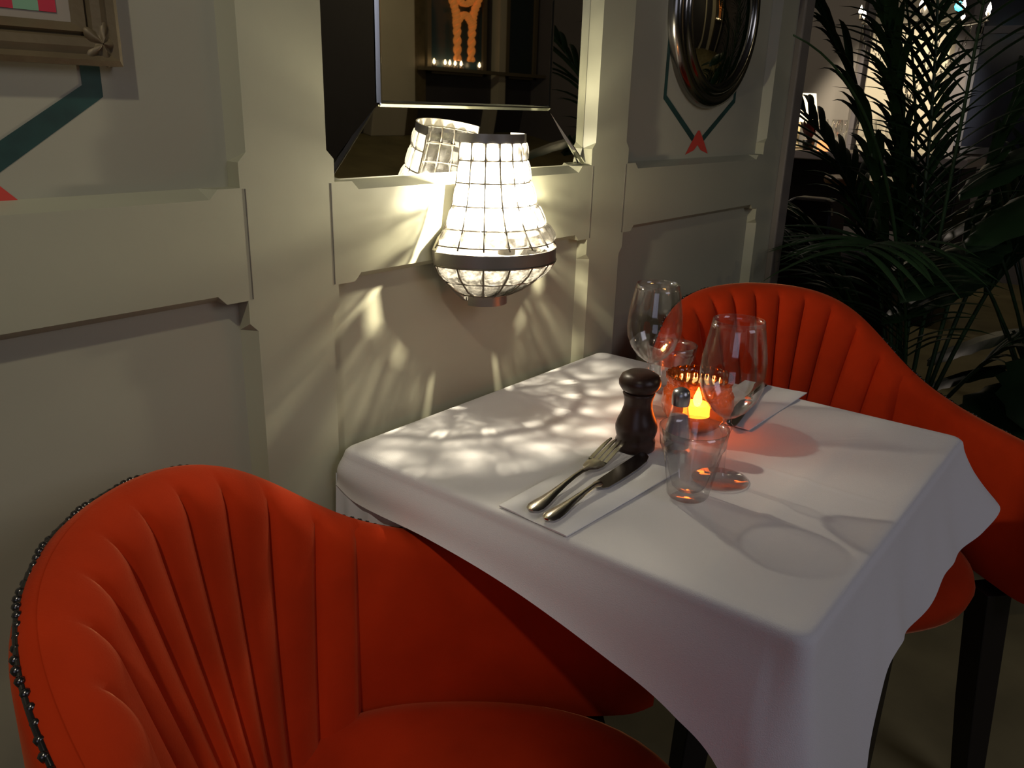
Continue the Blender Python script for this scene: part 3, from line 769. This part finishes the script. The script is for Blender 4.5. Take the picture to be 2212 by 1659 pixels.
# chandelier
cd = empty('crystal_chandelier', (5.1, .68, 1.72), 0, 'crystal chandelier with glowing candle bulbs beyond the palm', 'chandelier')
cd_t = MB(); cd_t.tube([(0, 0, .04), (0, 0, 1.08)], .006, 6); cd_t.lathe([(.0005, -.04), (.03, -.02), (.02, .04), (.03, .07), (.0005, .09)], 16); cd_t.build('stem', BRONZE, cd)
for k in range(10):
    a = 2*PI*k/10+.2; R_ = .36
    arm = MB().tube([(R_*t*math.cos(a), R_*t*math.sin(a), -.03*math.sin(PI*t)+.0) for t in [i/8 for i in range(9)]], .006, 6)
    arm.lathe([(.0005, -.004), (.016, .0), (.014, .006), (.006, .008), (.006, .03), (.0005, .03)], 10, (R_*math.cos(a), R_*math.sin(a), 0))
    ao = arm.build('arm', BRONZE, cd)
    MB().lathe([(.0004, .03), (.010, .037), (.013, .048), (.008, .064), (.0004, .082)], 10, (R_*math.cos(a), R_*math.sin(a), 0)).build('candle_bulb', mat('candle_bulb', (1, 1, 1), .5, emit=(1, .84, .62), es=14), ao)
cb_t = bead_mesh(.016, .026)
for k in range(10):
    a = 2*PI*k/10+.5; st = MB(); st.tube([(.33*math.cos(j/14*PI/2*.95)*math.cos(a), .33*math.cos(j/14*PI/2*.95)*math.sin(a), -.03-.40*j/14) for j in range(15)], .0012, 4)
    for j in range(15):
        R_ = .33*math.cos(j/14*PI/2*.95)
        st.add([(x+R_*math.cos(a), y+R_*math.sin(a), z-.03-.40*j/14) for x, y, z in cb_t.v], cb_t.f)
    st.build('crystal_strand', BEAD, cd, smooth=False)
MB().lathe([(.0005, -.025), (.018, -.01), (.022, .005), (.012, .02), (.0005, .03)], 10, (0, 0, -.46)).build('crystal_drop', BEAD, cd, smooth=False)
cy_ = MB().lathe([(.0005, -.03), (.022, -.02), (.03, 0), (.022, .02), (.0005, .03)], 16).build('blue_lamp', mat('cyan_light', (.1, .8, 1), .5, emit=(.05, .55, .9), es=3), loc=(5.6, .60, 1.845))
tag(cy_, 'small round cyan light beside the chandelier bulbs', 'lamp')
MB().tube([(0, 0, .03), (0, 0, .955)], .003, 5).build('cable', DWOOD, cy_)

# ------------------------------------------------------------------ plants
def leaf_blade(mb, base, d, L, wd, droop, up=Vector((0, 0, 1))):
    """a long folded leaflet"""
    d = d.normalized(); side = d.cross(up)
    if side.length < .05: side = Vector((1, 0, 0))
    side.normalize(); P = []
    for j in range(7):
        u = j/6; p = base+d*(L*u)+Vector((0, 0, -droop*L*u*u)); w_ = wd*(math.sin(PI*min(1, .12+u*.88))**.7)*(1-u*.35)
        P.append([p-side*w_, p+Vector((0, 0, w_*.5)), p+side*w_])
    mb.grid(P)
def frond(name, root, az, lean, L, nl, parent, ll=.28, droop=.5, m=LEAF, bare=.28, wd=.012):
    """stem rising from root then arching outward, with paired leaflets"""
    pts = []; h = Vector((math.cos(az), math.sin(az), 0)); p = Vector(root); ang = lean
    N = 26
    for i in range(N+1):
        pts.append(p.copy()); ang += droop*1.5/N*(i/N)*2
        p += (h*math.sin(ang)+Vector((0, 0, 1))*math.cos(ang))*(L/N)
    mb = MB(); mb.tube(pts, [.0075*(1-.75*i/N) for i in range(N+1)], 5)
    for k in range(nl):
        u = bare+(1-bare)*(k+.5)/nl; i = min(N-1, int(u*N)); b = pts[i].lerp(pts[i+1], u*N-i); t = (pts[i+1]-pts[i]).normalized()
        sd = t.cross(h); 
        sd = Vector((-math.sin(az), math.cos(az), 0))
        for sg in (-1, 1):
            wx, wy = parent.location.x+b.x, parent.location.y+b.y
            if wx < 1.75 and wy > -.22: continue
            d = t*.75+sd*sg*.8+Vector((0, 0, .12))+Vector((random.uniform(-.12, .12), random.uniform(-.12, .12), random.uniform(-.12, .12)))
            leaf_blade(mb, b, d, ll*(.55+.75*math.sin(PI*min(1, .15+.8*(u-bare)/(1-bare))))*random.uniform(.85, 1.1), wd, .35)
    return mb.build(name, m, parent)
def pot(parent, r, h):
    MB().lathe([(.0005, 0), (r*.72, 0), (r, h), (r*1.05, h), (r*1.05, h+.02), (r*.93, h+.02), (r*.9, h-.02), (.0005, h-.03)], 32).build('pot', DWOOD, parent, auto=40)
pa = empty('potted_palm', (1.98, -.26, 0), 0, 'tall feathery palm rising behind the far red chair', 'plant')
pot(pa, .15, .26)
for az, lean, L, nl, dr in ((1.95, .16, 1.75, 26, .55), (2.95, .30, 1.45, 26, .75), (1.7, .10, 1.95, 26, .35), (3.3, .08, 1.85, 24, .45), (.8, .14, 1.8, 24, .5), (-.9, .16, 1.75, 24, .5), (-1.7, .22, 1.65, 24, .6),
                            (1.9, .34, 1.20, 22, .95), (1.7, .40, 1.05, 20, 1.05), (3.1, .30, 1.0, 20, 1.0), (-1.3, .05, 2.0, 24, .3), (1.2, .05, 2.0, 26, .22), (2.0, .10, 1.9, 28, .40), (-1.5, .45, .95, 18, 1.0), (1.5, .22, 1.45, 24, .8)):
    frond('frond', (.03*math.cos(az), .03*math.sin(az), .24), az, lean, L, nl+8, pa, droop=dr)
bl = empty('broad_leaf_plant', (2.18, -.62, 0), 0, 'dark broad leaved plant to the right of the feathery palm', 'plant')
pot(bl, .14, .24)
def broad(root, tip, L, wd, ang, parent):
    mb = MB(); r0, t0 = Vector(root), Vector(tip)
    mid = (r0+t0)/2+Vector((0, 0, .10))
    mb.tube([r0.lerp(mid, u/5).lerp(mid.lerp(t0, u/5), u/5) for u in range(6)], .005, 5)
    d = Vector((math.cos(ang), math.sin(ang), -.35)).normalized(); sd = Vector((-math.sin(ang), math.cos(ang), .0)); P = []
    for j in range(11):
        u = j/10; c_ = t0+d*(L*(u-.1))+Vector((0, 0, -.06*u*u)); w_ = wd*math.sin(PI*min(1, .06+u*.94))**.6*(1 if j % 2 else .82)
        P.append([c_-sd*w_+Vector((0, 0, -.02)), c_-sd*w_*.5, c_+Vector((0, 0, -.008)), c_+sd*w_*.5, c_+sd*w_+Vector((0, 0, -.02))])
    mb.grid(P); return mb.build('leaf', LEAF2, parent)
for k in range(34):
    a = k*2.4; R_ = .10+.28*random.random(); h = .40+.74*random.random()
    broad((.02*math.cos(a), .02*math.sin(a), .22), (R_*math.cos(a), R_*math.sin(a), h), .24+.08*random.random(), .085+.03*random.random(), a+random.uniform(-.3, .3), bl)
fn = empty('grassy_plant', (1.72, -.72, 0), 0, 'low arching grassy plant behind the right arm of the far chair', 'plant')
pot(fn, .12, .22)
gm = []
for k in range(26):
    a = k*2.4; t = random.uniform(.25, .9); mb = MB()
    leaf_blade(mb, Vector((0, 0, .21)), Vector((math.cos(a)*t, math.sin(a)*t, 1)), random.uniform(.4, .62), .008, .55); mb.build('blade_leaf', LEAF, fn)

# ------------------------------------------------------------------ what the wall mirrors look back at
struct(MB().box((4.53, -4.66, 1.4), (.40, .12, 2.8)).build('trim_4', CREAM, smooth=False, bev=.008))
struct(MB().box((4.81, -4.67, 1.4), (.13, .10, 2.8)).build('trim_5', ANTIQUE, smooth=False))
struct(MB().box((5.91, -4.66, 1.4), (.10, .12, 2.8)).build('trim_6', CREAM, smooth=False))
struct(MB().box((3.5, -4.66, 1.4), (.16, .12, 2.8)).build('trim_7', CREAM, smooth=False))
window(2, -4.62, (4.90, 5.64), (1.44, 2.6), 1, 1, 1, glasscol=(.03, .07, .09), framecol=mat('window_brown', (.16, .13, .08), .5))
window(3, -4.62, (5.98, 6.42), (1.44, 2.6), 1, 1, 1, glasscol=(.03, .045, .05), framecol=mat('window_brown', (.16, .13, .08), .5))
rp = empty('rope_ornament', (5.27, -4.52, 1.50), 0, 'orange twisted rope ornament hanging in the window behind the room', 'ornament')
RO = mat('orange_rope_glow', (.75, .25, .06), .6, emit=(1, .32, .06), es=.22)  # faint emission put into the material so the rope looks lit
def braid(pts, name):
    mb = MB(); n = 60
    for s_ in range(2):
        P = []
        for i in range(n+1):
            p = Vector(interp([(j/(len(pts)-1), q[0], q[1]) for j, q in enumerate(pts)], i/n)+[0])
            a = i*.75+s_*PI; P.append((p.x+.018*math.cos(a), .018*math.sin(a), p.y))
        mb.tube(P, .022, 6)
    return mb.build(name, RO, rp)
for sg in (-1, 1):
    braid([(sg*.20, .95), (sg*.19, .60), (sg*.12, .44), (sg*.10, .30), (sg*.09, .04)], 'rope_leg')
braid([(-.11, .34), (0, .42), (.11, .34)], 'rope_crosspiece')
braid([(-.19, .62), (0, .50), (.19, .62)], 'rope_crosspiece')
ts = None
for i, (x, z) in enumerate(((4.90, 1.51), (5.04, 1.51), (5.10, 1.51), (5.17, 1.51), (5.25, 1.51), (5.50, 1.51))):
    if ts is None:
        ts = empty('tealight', (x, -4.54, 1.466), 0, 'leftmost lit tealight on the window sill reflected in the large mirror', 'candle', 'tealights on the window sill')
        MB().lathe([(.0005, 0), (.02, 0), (.02, .02), (.0005, .02)], 12).build('cup', mat('foil', (.7, .6, .5), .3), ts)
        MB().lathe([(.0005, .022), (.011, .035), (.009, .05), (.0005, .07)], 10).build('flame', mat('bright_flame', (1, .8, .5), .5, emit=(1, .72, .38), es=9), ts)
    else:
        c = copy_tree(ts); c.location.x = x; c['label'] = ('second', 'third', 'fourth', 'fifth')[i-1]+' lit tealight from the left on the reflected window sill' if i < 5 else 'rightmost lit tealight on the reflected window sill, set apart from the others'
MB2 = MB().box((0, 0, 0), (1.75, .08, .03)); o = MB2.build('trim_8', mat('window_brown', (.16, .13, .08), .5), smooth=False, loc=(5.62, -4.55, 1.45)); struct(o)
